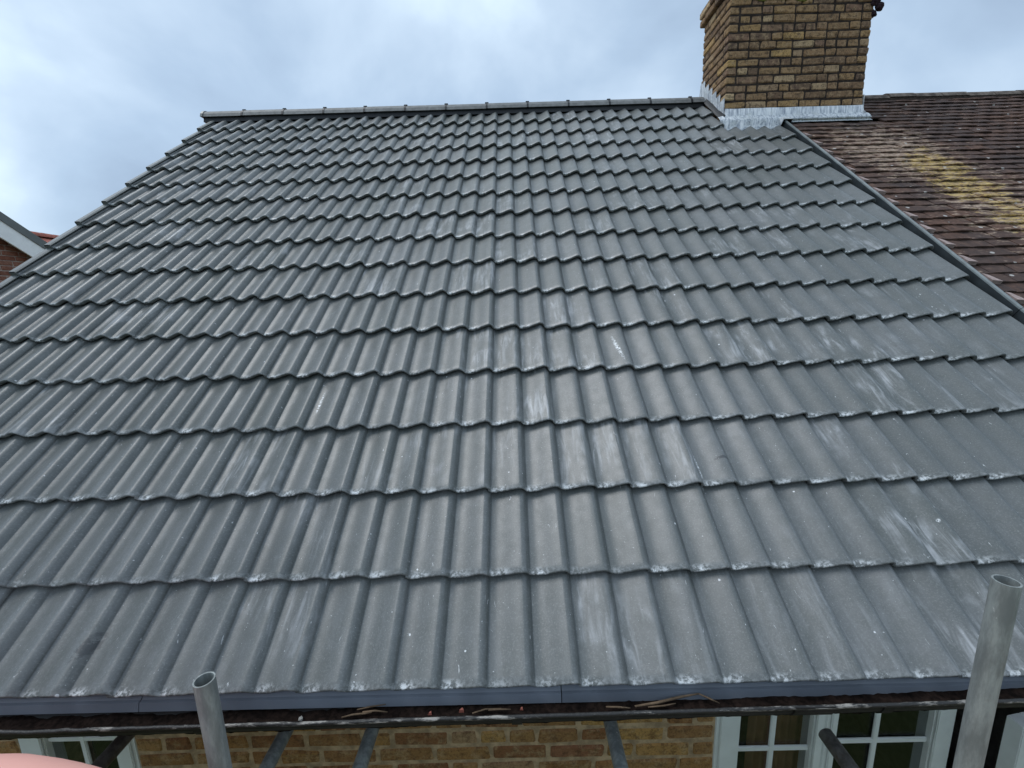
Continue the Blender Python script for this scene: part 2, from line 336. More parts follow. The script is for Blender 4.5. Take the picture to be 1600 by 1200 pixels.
class MB:
    def __init__(s): s.v = []; s.f = []
    def add(s, vs, fs):
        k = len(s.v); s.v += [tuple(v) for v in vs]; s.f += [tuple(i + k for i in f) for f in fs]
    def box(s, a, b):
        (x0, y0, z0), (x1, y1, z1) = a, b
        s.add([(x0, y0, z0), (x1, y0, z0), (x1, y1, z0), (x0, y1, z0), (x0, y0, z1), (x1, y0, z1), (x1, y1, z1), (x0, y1, z1)],
              [(0, 3, 2, 1), (4, 5, 6, 7), (0, 1, 5, 4), (1, 2, 6, 5), (2, 3, 7, 6), (3, 0, 4, 7)])
    def prism(s, prof, x0, x1):          # closed profile in (y,z) swept along X
        n = len(prof)
        s.add([(x0, y, z) for y, z in prof] + [(x1, y, z) for y, z in prof],
              [(i, (i + 1) % n, n + (i + 1) % n, n + i) for i in range(n)] + [tuple(range(n))[::-1], tuple(range(n, 2 * n))])
    def tube(s, pts, r, seg=10, inner=None, caps=True):
        pts = [Vector(p) for p in pts]; rings = []
        for i, p in enumerate(pts):
            d = (pts[min(i + 1, len(pts) - 1)] - pts[max(i - 1, 0)]).normalized()
            a = d.cross(Vector((0, 0, 1)) if abs(d.z) < 0.9 else Vector((1, 0, 0))).normalized(); b = d.cross(a)
            rr = r[i] if isinstance(r, (list, tuple)) else r
            rings.append([p + (a * math.cos(t) + b * math.sin(t)) * rr for t in [2 * math.pi * k / seg for k in range(seg)]])
        vs = [v for g in rings for v in g]; fs = []
        for i in range(len(rings) - 1):
            for k in range(seg): fs.append((i * seg + k, i * seg + (k + 1) % seg, (i + 1) * seg + (k + 1) % seg, (i + 1) * seg + k))
        if caps: fs += [tuple(range(seg))[::-1], tuple(range((len(rings) - 1) * seg, len(rings) * seg))]
        s.add(vs, fs)
    def build(s, name, mat, par=None, smooth=False, bevel=0.0):
        me = pmesh(name, s.v, s.f, smooth)
        bm = bmesh.new(); bm.from_mesh(me)
        bmesh.ops.recalc_face_normals(bm, faces=bm.faces)
        if bevel: bmesh.ops.bevel(bm, geom=bm.edges[:], offset=bevel, segments=2, affect='EDGES', clamp_overlap=True)
        bm.to_mesh(me); bm.free()
        o = link(name, me, mat)
        if par: parent(o, par)
        return o
def roofmat(x, v, h=0.0):                 # frame on the roof plane: x along the eaves, v metres up the slope, h above the crest plane
    return Matrix(((1, 0, 0, x), (0, CP, -SP, v * CP - h * SP), (0, SP, CP, v * SP + h * CP + E), (0, 0, 0, 1)))
def rp(x, v, h=0.0): return roofmat(x, v, h).translation

# ------------------------------------------------------------------ ground
g = MB(); g.add([(-400, -400, 0), (400, -400, 0), (400, 400, 0), (-400, 400, 0)], [(0, 1, 2, 3)])
go = g.build('ground', ground_material()); go['kind'] = 'structure'

# ------------------------------------------------------------------ the house with the new roof
GAUGE, PITCHU = 0.343, 0.15
X0, X1 = -22 * PITCHU, 20 * PITCHU
YR, ZR = 4.41, 3.40                        # ridge line (relative to the eaves)
WALLY = 0.28
house = thing('house', 'yellow brick house with new grey roof tiles behind the scaffold', 'house', (0, 4.4, 0))

# roof deck below the tiles (both slopes)
d = MB()
def deckpt(y, off): return (y, y * TANP + E - off)
prof = [(0.09, 0.09 * TANP + E - 0.125), (YR, YR * TANP + E - 0.125), (2 * YR - 0.09, 0.09 * TANP + E - 0.125),
        (2 * YR - 0.09, 0.09 * TANP + E - 0.17), (YR, YR * TANP + E - 0.17), (0.09, 0.09 * TANP + E - 0.17)]
d.prism(prof, X0 + 0.03, X1 + 0.02)
roof = d.build('roof', M_BLACK, house)

# one double-roll tile, 300 x 418 mm; right roll laps over the next tile
def wave(t):
    t = t % 1.0                            # crest at t=0, steep fall, pan, long rise
    if t < 0.20: a = 1.0 - 0.955 * (t / 0.20) ** 1.9
    elif t < 0.33: a = 0.045 * (1 - (t - 0.20) / 0.13) ** 2
    else:
        q_ = (t - 0.33) / 0.67; a = 0.80 * q_ * q_ * (3 - 2 * q_) + 0.20 * q_
    return a
AMP, NOSE, LEN = 0.031, 0.024, 0.418
def tile_mesh(seed):
    rr = random.Random(seed)
    ts = sorted([0.12 + (2.175 - 0.12) * i / 40 for i in range(41)] + [0.155, 0.17, 0.2, 0.23, 1.1, 1.155, 1.18, 1.2, 1.23, 0.985, 1.975])
    def prof(t):
        h = -AMP * (1 - wave(t))
        if t > 1.5: h += 0.0045 * min(1, (t - 1.5) / 0.48) ** 2
        if t < 0.175: h -= 0.0035
        return h
    slope = -0.031 / GAUGE
    w = [rr.uniform(-0.0011, 0.0011) for _ in range(8)]
    rows = [(0.013, -NOSE), (0.0, -0.007), (0.0016, -0.0020), (0.005, 0.0), (0.03, 0.0), (0.17, 0.0), (0.30, 0.0), (LEN, 0.0)]
    vs, uv, fs = [], [], []
    n = len(ts)
    for j, (y, dh) in enumerate(rows):
        for i, t in enumerate(ts):
            yy = y + (w[i * 7 // n] * 0.9 if y < 0.02 else 0) + (math.sin(t * 9 + seed) * 0.0006 if y < 0.02 else 0)
            vs.append((t * PITCHU, yy, prof(t) + dh + y * slope)); uv.append((t * PITCHU, y))
    for j in range(len(rows) - 1):
        for i in range(n - 1): fs.append((j * n + i, j * n + i + 1, (j + 1) * n + i + 1, (j + 1) * n + i))
    # right edge skirt
    k = len(vs); js = list(range(1, len(rows)))
    for j in js:
        y = rows[j][0]; x = ts[-1] * PITCHU
        vs.append((x + 0.0005, y, prof(ts[-1]) + rows[j][1] + y * slope - 0.006)); uv.append((x, y))
    for a in range(len(js) - 1):
        fs.append((js[a] * n + n - 1, k + a, k + a + 1, js[a + 1] * n + n - 1))
    # left edge skirt
    k = len(vs)
    for j in js:
        y = rows[j][0]; x = ts[0] * PITCHU
        vs.append((x, y, prof(ts[0]) + rows[j][1] + y * slope - 0.012)); uv.append((x, y))
    for a in range(len(js) - 1):
        fs.append((k + a, js[a] * n, js[a + 1] * n, k + a + 1))
    # underside
    k = len(vs); under = [(0.013, -NOSE), (0.05, -0.014), (LEN, -0.013)]
    for y, dh in under:
        for i, t in enumerate(ts): vs.append((t * PITCHU, y, prof(t) + dh + y * slope)); uv.append((t * PITCHU, y + 0.1))
    for j in range(len(under) - 1):
        for i in range(n - 1): fs.append((k + j * n + i, k + (j + 1) * n + i, k + (j + 1) * n + i + 1, k + j * n + i + 1))
    me = pmesh('roof_tile', vs, fs, True)
    lay = me.uv_layers.new(name='tile')
    for lp in me.loops: lay.data[lp.index].uv = uv[lp.vertex_index]
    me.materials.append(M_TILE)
    return me
TM = [tile_mesh(s) for s in range(5)]
def project(p):
    q = camo.matrix_world.inverted() @ Vector(p)
    if q.z > -0.05: return None
    return (800 + 665.6 * q.x / -q.z, 600 - 665.6 * q.y / -q.z)
cand = []
for row in range(16):
    for tcol in range(21):
        u0 = -22 + 2 * tcol
        if row >= 14 and u0 >= 16: continue
        x = u0 * PITCHU
        pts = [project(rp(x + a * 0.3, (row + b) * GAUGE)) for a in (0, .5, 1) for b in (0, .5, 1)]
        vis = sum(1 for p in pts if p and -60 < p[0] < 1660 and -10 < p[1] < 1210)
        cand.append((-vis, row, tcol, x))
cand.sort()
rest = MB()
tile_uv_rest = []
n_ind = 0
REST = []
for _, row, tcol, x in cand:
    mw = roofmat(x + random.gauss(0, 0.0008), row * GAUGE + random.gauss(0, 0.0018), random.uniform(-0.0012, 0.0016)) @ Matrix.Rotation(random.gauss(0, 0.0022), 4, 'Z') @ Matrix.Rotation(random.gauss(0, 0.0022), 4, 'Y')
    if n_ind < 298:
        o = link('roof_tile', random.choice(TM)); o.matrix_basis = mw; parent(o, roof); n_ind += 1
    else: REST.append((random.choice(TM), mw))
if REST:
    bm = bmesh.new()
    for me, mw in REST:
        k = len(bm.verts); bm.from_mesh(me); bm.verts.ensure_lookup_table()
        bmesh.ops.transform(bm, matrix=mw, verts=bm.verts[k:])
    me = bpy.data.meshes.new('roof_tiles_beyond_view'); bm.to_mesh(me); bm.free()
    me.materials.append(M_TILE); o = link('roof_tiles', me); parent(o, roof); o['kind'] = 'stuff'

# rear slope (never seen from the garden side): plain tiles
d = MB(); d.prism([(YR + 0.02, YR * TANP + E - 0.035), (2 * YR, E - 0.02), (2 * YR, E - 0.045), (YR + 0.02, YR * TANP + E - 0.06)], X0, X1 + 0.02)
d.build('rear_slope', M_RIDGE, house)

# dry verge caps on the left edge, one per course
for row in range(16):
    m_ = MB(); L_ = 0.360
    pr = [(-0.026, 0.009), (-0.022, 0.013), (0.010, 0.013), (0.020, 0.007), (0.020, 0.002), (-0.018, 0.002), (-0.018, -0.085), (-0.026, -0.085)]
    a = [(x, 0.0, z) for x, z in pr]; b = [(x, L_, z - 0.029) for x, z in pr]; n = len(pr)
    m_.add(a + b, [(i, (i + 1) % n, n + (i + 1) % n, n + i) for i in range(n)])
    m_.box((-0.026, -0.003, -0.085), (0.020, 0.0, 0.006))     # closed tail end
    m_.box((-0.040, 0.055, -0.075), (-0.026, 0.085, -0.06))
    if row == 0: vm = None
    o = m_.build('verge_cap', M_VERGE); o.matrix_basis = roofmat(X0 + 0.012, row * GAUGE - 0.006, -AMP * 0.55 + 0.004); parent(o, roof)

# ridge tiles with union clips
def arc(hw, rise, n=9):
    r = (hw * hw + rise * rise) / (2 * rise); a0 = math.asin(hw / r)
    return [(math.sin(-a0 + 2 * a0 * i / (n - 1)) * r, math.cos(-a0 + 2 * a0 * i / (n - 1)) * r - (r - rise)) for i in range(n)]
RB = ZR + E + 0.008
def ridge_piece(name, x0, x1, mat, par, hw=0.115, rise=0.090, th=0.016, dz=0.0, bev=True):
    o_ = arc(hw, rise); i_ = arc(hw - th, rise - th)
    pr = [(YR + y, RB + z + dz) for y, z in o_] + [(YR + y, RB + z + dz) for y, z in reversed(i_)]
    q = MB(); n = len(pr)
    ins = 0.004
    q.prism(pr, x0, x1)
    return q.build(name, mat, par)
xs = [-3.40]
x = -2.945
while x < 2.36: xs.append(x); x += 0.4745
xs.append(2.425)
for a, b in zip(xs[:-1], xs[1:]):
    ridge_piece('ridge_tile', a + 0.004, b - 0.004, M_RIDGE, roof, dz=random.uniform(-0.002, 0.003))
for x in xs[1:-1]:
    ridge_piece('ridge_union', x - 0.010, x + 0.010, M_BLACK, roof, 0.119, 0.0935, 0.02)
    q = MB(); q.box((x - 0.020, YR - 0.050, RB + 0.076), (x + 0.020, YR - 0.03, RB + 0.092)); q.build('ridge_clip', M_BLACK, roof, bevel=0.002)
ridge_piece('ridge_end_cap', -3.425, -3.398, M_VERGE, roof, 0.122, 0.096, 0.08)
q = MB(); q.prism([(YR - 0.105, RB - 0.055), (YR - 0.09, RB + 0.012), (YR + 0.09, RB + 0.012), (YR + 0.10, RB - 0.045)], -3.40, 2.43)
q.build('ridge_roll', M_BLACK, roof)

# bonding gutter against the older roof
q = MB()
pr = [(X1 + 0.006, -0.095), (X1 + 0.046, -0.095), (X1 + 0.046, 0.004), (X1 + 0.066, 0.004), (X1 + 0.066, -0.02), (X1 + 0.105, -0.02), (X1 + 0.105, -0.103), (X1 + 0.006, -0.103)]
lit_edge = [(X1 + 0.044, 0.005), (X1 + 0.046, 0.013), (X1 + 0.053, 0.018), (X1 + 0.061, 0.017), (X1 + 0.067, 0.011), (X1 + 0.068, 0.005)]  # top of the upstand, split off to carry the painted light
cuts = [0.0, 1.72, 4.80]
for a, b in ((0.0, 1.716), (1.72, 4.83)):
    q = MB(); n = len(pr)
    A = [rp(x, a, h) for x, h in pr]; B = [rp(x, b, h) for x, h in pr]
    q.add(A + B, [(i, (i + 1) % n, n + (i + 1) % n, n + i) for i in range(n)] + [tuple(range(n))[::-1], tuple(range(n, 2 * n))])
    bo = q.build('bonding_gutter', M_BOND_SHADE, roof)
    q = MB(); n = len(lit_edge); A = [rp(x, a, h) for x, h in lit_edge]; B = [rp(x, b, h) for x, h in lit_edge]
    q.add(A + B, [(i, (i + 1) % n, n + (i + 1) % n, n + i) for i in range(n)] + [tuple(range(n))[::-1], tuple(range(n, 2 * n))])
    q.build('bonding_lit_edge', M_BOND_LIT, roof)

# eaves tray strips, fascia, soffit
for a, b in ((X0, -1.102), (-1.099, 0.263), (0.266, 1.9), (1.903, X1)):
    q = MB()
    q.prism([(0.060, -0.036 + E), (0.036, -0.056 + E), (0.027, -0.058 + E), (0.0205, -0.085 + E), (0.023, -0.085 + E), (0.030, -0.062 + E), (0.060, -0.041 + E)], a, b)
    q.build('eaves_tray', M_TRAY, house)
q = MB(); q.box((X0, 0.062, E - 0.185), (X1, 0.084, E - 0.06)); q.build('fascia', M_BLACK, house)
q = MB(); q.box((X0, 0.0845, E - 0.185), (X1, WALLY + 0.005, E - 0.173)); q.build('soffit', M_BLACK, house)

# gutter (falls to the left), silt, brackets
def gz(x): return -0.050 + 0.0115 * x
gy0, gy1 = -0.055, 0.052
def gut_prof(th0):
    c = (gy0 + gy1) / 2; r = (gy1 - gy0) / 2
    return [(c + r * math.cos(math.pi + math.pi * k / 10) * th0, 1.12 * r * math.sin(math.pi + math.pi * k / 10) * th0) for k in range(11)]
q = MB()
outp = gut_prof(1.0); inp = gut_prof(0.93)
pr = outp + inp[::-1]; n = len(pr)
A = [(X0, y, z + gz(X0) + E) for y, z in pr]; B = [(X1, y, z + gz(X1) + E) for y, z in pr]
q.add(A + B, [(i, (i + 1) % n, n + (i + 1) % n, n + i) for i in range(n)] + [tuple(range(n))[::-1], tuple(range(n, 2 * n))])
gut = q.build('gutter', M_GUT, house)
q = MB(); pts = []
k = 160
pts = [(X0 + (X1 - X0) * i / k, gy0 - 0.001, gz(X0 + (X1 - X0) * i / k) + E + 0.001 + random.gauss(0, 0.0009)) for i in range(k + 1)]
q.tube(pts, 0.0058, 8); q.build('gutter_lip', M_GUT_LIP, gut, smooth=True)
for x in (-2.7, -1.75, -0.85, 0.12, 1.24, 2.1, 2.75):
    q = MB(); o_ = gut_prof(1.07); i_ = gut_prof(1.005); pr2 = [(y, z + gz(x) + E) for y, z in o_] + [(y, z + gz(x) + E) for y, z in i_[::-1]]
    q.prism(pr2, x - 0.016, x + 0.016); q.build('gutter_bracket', M_GUT, gut)
q = MB(); o_ = gut_prof(1.12); i_ = gut_prof(1.004)
q.prism([(y, z + gz(1.02) + E + 0.006) for y, z in o_] + [(y, z + gz(1.02) + E + 0.006) for y, z in i_[::-1]], 0.955, 1.075)
q.build('gutter_union', M_GUT, gut)
# silt
rs = random.Random(3); nx, ny = 420, 9; vs = []; fs = []
from mathutils import noise as mn
for i in range(nx + 1):
    x = X0 + (X1 - X0) * i / nx
    for j in range(ny + 1):
        y = (gy0 + gy1) / 2 + 0.076 * (j / ny - 0.5)
        z = gz(x) + E - 0.042 + 0.006 * mn.noise((x * 9, y * 20, 1)) + 0.005 * mn.noise((x * 45, y * 45, 7)) - 0.012 * math.cos((j / ny) * 2 * math.pi) * 0
        vs.append((x, y, z))
for i in range(nx):
    for j in range(ny): fs.append((i * (ny + 1) + j, (i + 1) * (ny + 1) + j, (i + 1) * (ny + 1) + j + 1, i * (ny + 1) + j + 1))
silt = link('gutter_silt', pmesh('gutter_silt', vs, fs, True), M_SOIL)
silt['kind'] = 'stuff'; silt['label'] = 'dark leaf silt lying along the black gutter'; silt['category'] = 'silt'

# front wall: openings (x0, x1) top at zt, bottom at zb
OPEN = [(-1.90, -1.425), (0.905, 2.75)]
ZT, ZB = -0.30, -1.60
q = MB()
segs = [X0 + 0.12, *[v for o in OPEN for v in o], X1]
oz = [(segs[0], -0.95), (segs[1], -0.95), (segs[1], -0.305), (segs[2], -0.305), (segs[2], -0.95), (segs[3], -0.95), (segs[3], -0.305), (segs[4], -0.305), (segs[4], -0.95), (segs[5], -0.95), (segs[5], -0.245), (segs[0], -0.245)]
n = len(oz); q.add([(x, WALLY + 0.007, E + z) for x, z in oz] + [(x, WALLY + 0.25, E + z) for x, z in oz], [(i, (i + 1) % n, n + (i + 1) % n, n + i) for i in range(n)] + [tuple(range(n)), tuple(range(n, 2 * n))[::-1]])
wall = q.build('wall', M_MORT_W, house)
q = MB()
oz = [(segs[0], -E), (segs[5], -E), (segs[5], -0.951), (segs[4], -0.951), (segs[4], ZB), (segs[3], ZB), (segs[3], -0.951), (segs[2], -0.951), (segs[2], ZB), (segs[1], ZB), (segs[1], -0.951), (segs[0], -0.951)]
q.add([(x, WALLY + 0.001, E + z) for x, z in oz] + [(x, WALLY + 0.25, E + z) for x, z in oz], [(i, (i + 1) % n, n + (i + 1) % n, n + i) for i in range(n)] + [tuple(range(n)), tuple(range(n, 2 * n))[::-1]])
q.build('lower_wall', M_BW_Y, house)
q = MB()
q.add([(X0 + 0.12, WALLY + 0.26, 0), (X0 + 0.12, 2 * YR - 0.28, 0), (X0 + 0.12, 2 * YR - 0.28, E), (X0 + 0.12, YR, E + ZR - 0.16), (X0 + 0.12, WALLY + 0.26, E),
       (X0 + 0.34, WALLY + 0.26, 0), (X0 + 0.34, 2 * YR - 0.28, 0), (X0 + 0.34, 2 * YR - 0.28, E), (X0 + 0.34, YR, E + ZR - 0.16), (X0 + 0.34, WALLY + 0.26, E)],
      [(0, 1, 2, 3, 4), (9, 8, 7, 6, 5), (0, 5, 6, 1), (1, 6, 7, 2), (2, 7, 8, 3), (3, 8, 9, 4), (4, 9, 5, 0)])
q.build('gable_wall', M_BW_Y, house)
q = MB(); q.box((X0 + 0.345, 2 * YR - 0.5, 0), (X1, 2 * YR - 0.28, E - 0.1)); q.build('back_wall', M_BW_Y, house)

# brick meshes ------------------------------------------------------
def brick_mesh(l, w, h, seed, wear=0.004):
    rr = random.Random(seed)
    bm = bmesh.new(); bmesh.ops.create_cube(bm, size=1.0)
    for v in bm.verts: v.co = Vector((v.co.x * l, v.co.y * w, v.co.z * h)) + Vector([rr.uniform(-wear, wear) * 0.5 for _ in range(3)])
    bmesh.ops.bevel(bm, geom=bm.edges[:], offset=wear * 1.1, segments=1, affect='EDGES')
    for v in bm.verts: v.co += Vector([rr.uniform(-wear, wear) * 0.22 for _ in range(3)])
    me = bpy.data.meshes.new('brick'); bm.to_mesh(me); bm.free(); return me
BR = {}
def brick(kind, h, mat):
    key = (kind, h, mat.name, random.randrange(4))
    if key not in BR:
        l = {'s': 0.2165, 'h': 0.1035, 't': 0.157, 'q': 0.05}[kind]
        me = brick_mesh(l, 0.1, h, hash(key[0]) % 7 + key[3] * 31, 0.0085 if 'sooty' in mat.name else 0.0075); me.materials.append(mat); BR[key] = me
    return BR[key]
LN = {'s': 0.2165, 'h': 0.1035, 't': 0.157, 'q': 0.05}
def run(a, b, gap, rr, first):
    """fill a..b with bricks; returns (centre, kind, scale)"""
    outl = []; x = a; kinds = [first]
    while x < b - 0.03:
        left = b - x
        k = kinds[0] if kinds and not outl else rr.choices('sht', (0.6, 0.28, 0.12))[0]
        if left < LN[k] + 0.075:
            k = min('shtq', key=lambda c: abs(LN[c] - left)); outl.append((x + left / 2, k, left / LN[k])); break
        outl.append((x + LN[k] / 2, k, 1.0)); x += LN[k] + gap
    return outl

# facade bricks: courses just below the soffit
CH = 0.0765
rr = random.Random(11)
for c in range(9):
    z = E - 0.263 - CH * c - CH / 2
    for a, b in ((segs[0], segs[1]), (segs[2], segs[3]), (segs[4], segs[5])):
        for xc, k, sx in run(a + 0.002, b - 0.002, 0.0135, rr, 'sh'[c % 2]):
            o = link('brick', brick(k, 0.0625, M_BRICK_W))
            o.matrix_basis = Matrix.Translation((xc, WALLY + 0.05 + rr.uniform(-0.0015, 0.002), z + rr.uniform(-0.0015, 0.0015))) @ Matrix.Rotation(rr.gauss(0, 0.006), 4, 'Y') @ Matrix.Diagonal((sx, 1, 1, 1)); parent(o, wall)

# windows
FY = WALLY + 0.006
def frame_box(mbx, x0, x1, z0, z1, y0=FY, y1=FY + 0.065): mbx.box((x0, y0, E + z0), (x1, y1, E + z1))
def window(xa, xb, bars_x, bars_z, z_top, z_bot, fl, fr, label=None):
    q = MB(); frame_box(q, xa, xa + fl, z_bot, z_top); frame_box(q, xb - fr, xb, z_bot, z_top)
    frame_box(q, xa + fl, xb - fr, z_top - 0.06, z_top); frame_box(q, xa + fl, xb - fr, z_bot, z_bot + 0.07)
    w = q.build('window', M_WHITE, house, bevel=0.004)
    # raised sash bead just inside the outer frame
    q = MB(); frame_box(q, xa + 0.018, xa + fl - 0.004, z_bot + 0.02, z_top - 0.01, FY - 0.010, FY - 0.001); q.build('sash_stile', M_WHITE, w, bevel=0.003)
    q = MB(); frame_box(q, xb - fr + 0.004, xb - 0.018, z_bot + 0.02, z_top - 0.01, FY - 0.010, FY - 0.001); q.build('sash_stile', M_WHITE, w, bevel=0.003)
    cx = [xa + fl, *bars_x, xb - fr]; cz = [z_top - 0.06, *bars_z, z_bot + 0.07]
    for i in range(len(cx) - 1):
        for j in range(len(cz) - 1):
            q = MB(); q.box((cx[i] + 0.001, FY + 0.024, E + cz[j + 1] + 0.001), (cx[i + 1] - 0.001, FY + 0.028, E + cz[j] - 0.001)); q.build('pane', M_GLASS, w)
    for bx in bars_x: q = MB(); frame_box(q, bx - 0.011, bx + 0.011, z_bot + 0.07, z_top - 0.06, FY + 0.012, FY + 0.0235); q.build('glazing_bar', M_WHITE, w, bevel=0.003)
    for bz in bars_z: q = MB(); frame_box(q, xa + fl, xb - fr, bz - 0.011, bz + 0.011, FY + 0.013, FY + 0.0232); q.build('glazing_bar', M_WHITE, w, bevel=0.003)
    return w
window(-1.90, -1.425, [-1.655], [-0.515, -0.83, -1.14], -0.31, -1.55, 0.105, 0.085)
window(0.905, 1.345, [1.148], [-0.635, -0.95, -1.25], -0.31, -1.55, 0.10, 0.046)
window(1.346, 1.862, [1.565], [-0.607, -0.93, -1.24], -0.31, -1.55, 0.046, 0.085)
# opened casement: hinged on the right, free edge swung out
q = MB(); frame_box(q, 2.58, 2.75, -1.55, -0.31); frame_box(q, 1.863, 2.58, -0.35, -0.31); frame_box(q, 1.863, 2.58, -1.55, -1.50)
wc = q.build('window', M_WHITE, house, bevel=0.004)
ang = R(-10); CW = 0.66; HX, HY = 2.575, FY - 0.006
cm = Matrix.Translation((HX, HY, E)) @ Matrix.Rotation(-ang, 4, 'Z')
def casepart(name, bx, mat, bev=0.003):
    q = MB(); q.box(*bx); o = q.build(name, mat, bevel=bev); o.matrix_basis = cm; parent(o, wc)
casepart('stile', ((-CW, -0.03, -1.46), (-CW + 0.055, 0.02, -0.36)), M_WHITE)
casepart('stile', ((-0.056, -0.03, -1.46), (-0.001, 0.02, -0.36)), M_WHITE)
casepart('rail', ((-CW + 0.056, -0.03, -0.415), (-0.057, 0.02, -0.36)), M_WHITE)
casepart('rail', ((-CW + 0.056, -0.03, -1.46), (-0.057, 0.02, -1.40)), M_WHITE)
for bx in (-0.455, -0.25): casepart('glazing_bar', ((bx - 0.011, -0.025, -1.399), (bx + 0.011, -0.008, -0.416)), M_WHITE)
for bz in (-0.66, -0.93, -1.2): casepart('glazing_bar', ((-CW + 0.057, -0.024, bz - 0.011), (-0.058, -0.009, bz + 0.011)), M_WHITE)
casepart('pane', ((-CW + 0.057, -0.006, -1.399), (-0.058, -0.003, -0.416)), M_GLASS, 0)
# dark rooms behind the glass
for a, b in OPEN:
    q = MB(); x0_, x1_ = a - 0.3, b + 0.2; y0_, y1_ = WALLY + 0.255, WALLY + 2.2; z0_, z1_ = E - 2.4, E - 0.12
    q.add([(x0_, y0_, z0_), (x1_, y0_, z0_), (x1_, y1_, z0_), (x0_, y1_, z0_), (x0_, y0_, z1_), (x1_, y0_, z1_), (x1_, y1_, z1_), (x0_, y1_, z1_)],
          [(0, 1, 2, 3), (4, 7, 6, 5), (1, 5, 6, 2), (2, 6, 7, 3), (3, 7, 4, 0)])
    q.build('room', M_DARKROOM, house)
q = MB(); vs = []; fs = []
for i in range(40):
    x = 1.10 + 0.24 * i / 39; y = WALLY + 0.11 + 0.012 * math.sin(i * 1.1)
    vs += [(x, y, E - 1.6), (x, y, E - 0.3)]
for i in range(39): fs.append((2 * i, 2 * i + 2, 2 * i + 3, 2 * i + 1))
q.add(vs, fs); q.build('curtain', M_CURT, house, smooth=True)

# ------------------------------------------------------------------ chimney stack
CX0, CX1, CY0, CY1 = 2.455, 3.925, 3.875, 4.50
CZ0, NCOURSE, CCH = 3.155, 14, 0.0803
CZT = CZ0 + NCOURSE * CCH
q = MB(); q.box((CX0 + 0.009, CY0 + 0.009, E + 2.3), (CX1 - 0.009, CY1 - 0.009, E + CZT + 0.17))
chim = q.build('chimney', M_MORT_CH, house)
q = MB(); q.box((CX0 + 0.02, CY1 - 0.0085, E + 2.5), (CX1 - 0.02, CY1, E + CZT)); q.build('rear_brickwork', M_BW_C, chim)
rr = random.Random(23)
def cb(o, mtx): o.matrix_basis = mtx; parent(o, chim)
def course(c, z, x0, x1, y0, y1, front_only=False):
    even = c % 2 == 0
    fa, fb = (x0, x1) if even else (x0 + 0.112, x1 - 0.112)
    jit = lambda s=0.0022: rr.uniform(-s, s)
    for xc, k, sx in run(fa, fb, 0.011, rr, 'sh'[c % 3 == 0]):
        cb(link('brick', brick(k, 0.0675, M_BRICK_CH)), Matrix.Translation((xc, y0 + 0.05 + rr.uniform(-0.003, 0.004), z + jit(0.002))) @ Matrix.Rotation(rr.gauss(0, 0.009), 4, 'Y') @ Matrix.Rotation(rr.gauss(0, 0.012), 4, 'Z') @ Matrix.Diagonal((sx, 1, 1, 1)))
    sa, sb = (y0 + 0.112, y1) if even else (y0, y1)
    for side in (0, 1):
        for yc, k, sx in run(sa, sb, 0.011, rr, 'hs'[c % 3 == 1]):
            xx = x0 + 0.05 if side == 0 else x1 - 0.05
            cb(link('brick', brick(k, 0.0675, M_BRICK_CH)), Matrix.Translation((xx + rr.uniform(-0.003, 0.003), yc, z + jit(0.002))) @ Matrix.Rotation(rr.gauss(0, 0.012) + math.pi / 2, 4, 'Z') @ Matrix.Diagonal((sx, 1, 1, 1)))
for c in range(-1, NCOURSE):
    z = E + CZ0 + c * CCH + CCH / 2
    course(c + 2, z, CX0, CX1, CY0, CY1)
for c, pj in ((0, 0.04), (1, 0.045)):                      # oversailing courses
    course(c, E + CZT + c * CCH + CCH / 2, CX0 - pj, CX1 + pj, CY0 - pj, CY1 + pj)
q = MB(); q.add([(CX0 - 0.03, CY0 - 0.03, E + CZT + 0.172), (CX1 + 0.03, CY0 - 0.03, E + CZT + 0.172), (CX1 + 0.03, CY1 + 0.03, E + CZT + 0.172), (CX0 - 0.03, CY1 + 0.03, E + CZT + 0.172),
                 (CX0 + 0.2, CY0 + 0.2, E + CZT + 0.26), (CX1 - 0.2, CY0 + 0.2, E + CZT + 0.26), (CX1 - 0.2, CY1 - 0.2, E + CZT + 0.26), (CX0 + 0.2, CY1 - 0.2, E + CZT + 0.26)],
                [(3, 2, 1, 0), (4, 5, 6, 7), (0, 1, 5, 4), (1, 2, 6, 5), (2, 3, 7, 6), (3, 0, 4, 7)])
q.build('flaunching', M_MORT_CH, chim)
def lump(name, c, s, mat, par, seed, n=2):
    rr2 = random.Random(seed); bm = bmesh.new(); bmesh.ops.create_icosphere(bm, subdivisions=n, radius=1.0)
    for v in bm.verts:
        k = 1 + 0.45 * mn.noise(v.co * 2.1 + Vector((seed, 0, 0))) + 0.25 * mn.noise(v.co * 5 + Vector((0, seed, 0)))
        v.co = Vector((v.co.x * s[0] * k + c[0], v.co.y * s[1] * k + c[1], v.co.z * s[2] * k + c[2]))
    me = bpy.data.meshes.new(name); bm.to_mesh(me); bm.free()
    o = link(name, me, mat)
    if par: parent(o, par)
    return o
for i in range(15):
    x = CX0 + 0.1 + rr.random() * (CX1 - CX0 - 0.15)
    lump('moss', (x, CY0 - 0.002, E + CZT - 0.075 - rr.random() * 0.05), (0.04 + 0.06 * rr.random(), 0.006, 0.014 + 0.012 * rr.random()), M_MOSS, chim, i + 2)
for i in range(6):
    lump('moss', (CX1 + 0.035 + rr.uniform(-0.03, 0.025), CY0 - 0.02 + rr.uniform(0, 0.05), E + 4.02 + i * 0.047), (0.034 + 0.006 * i, 0.03, 0.04), M_MOSSD, chim, i + 40)

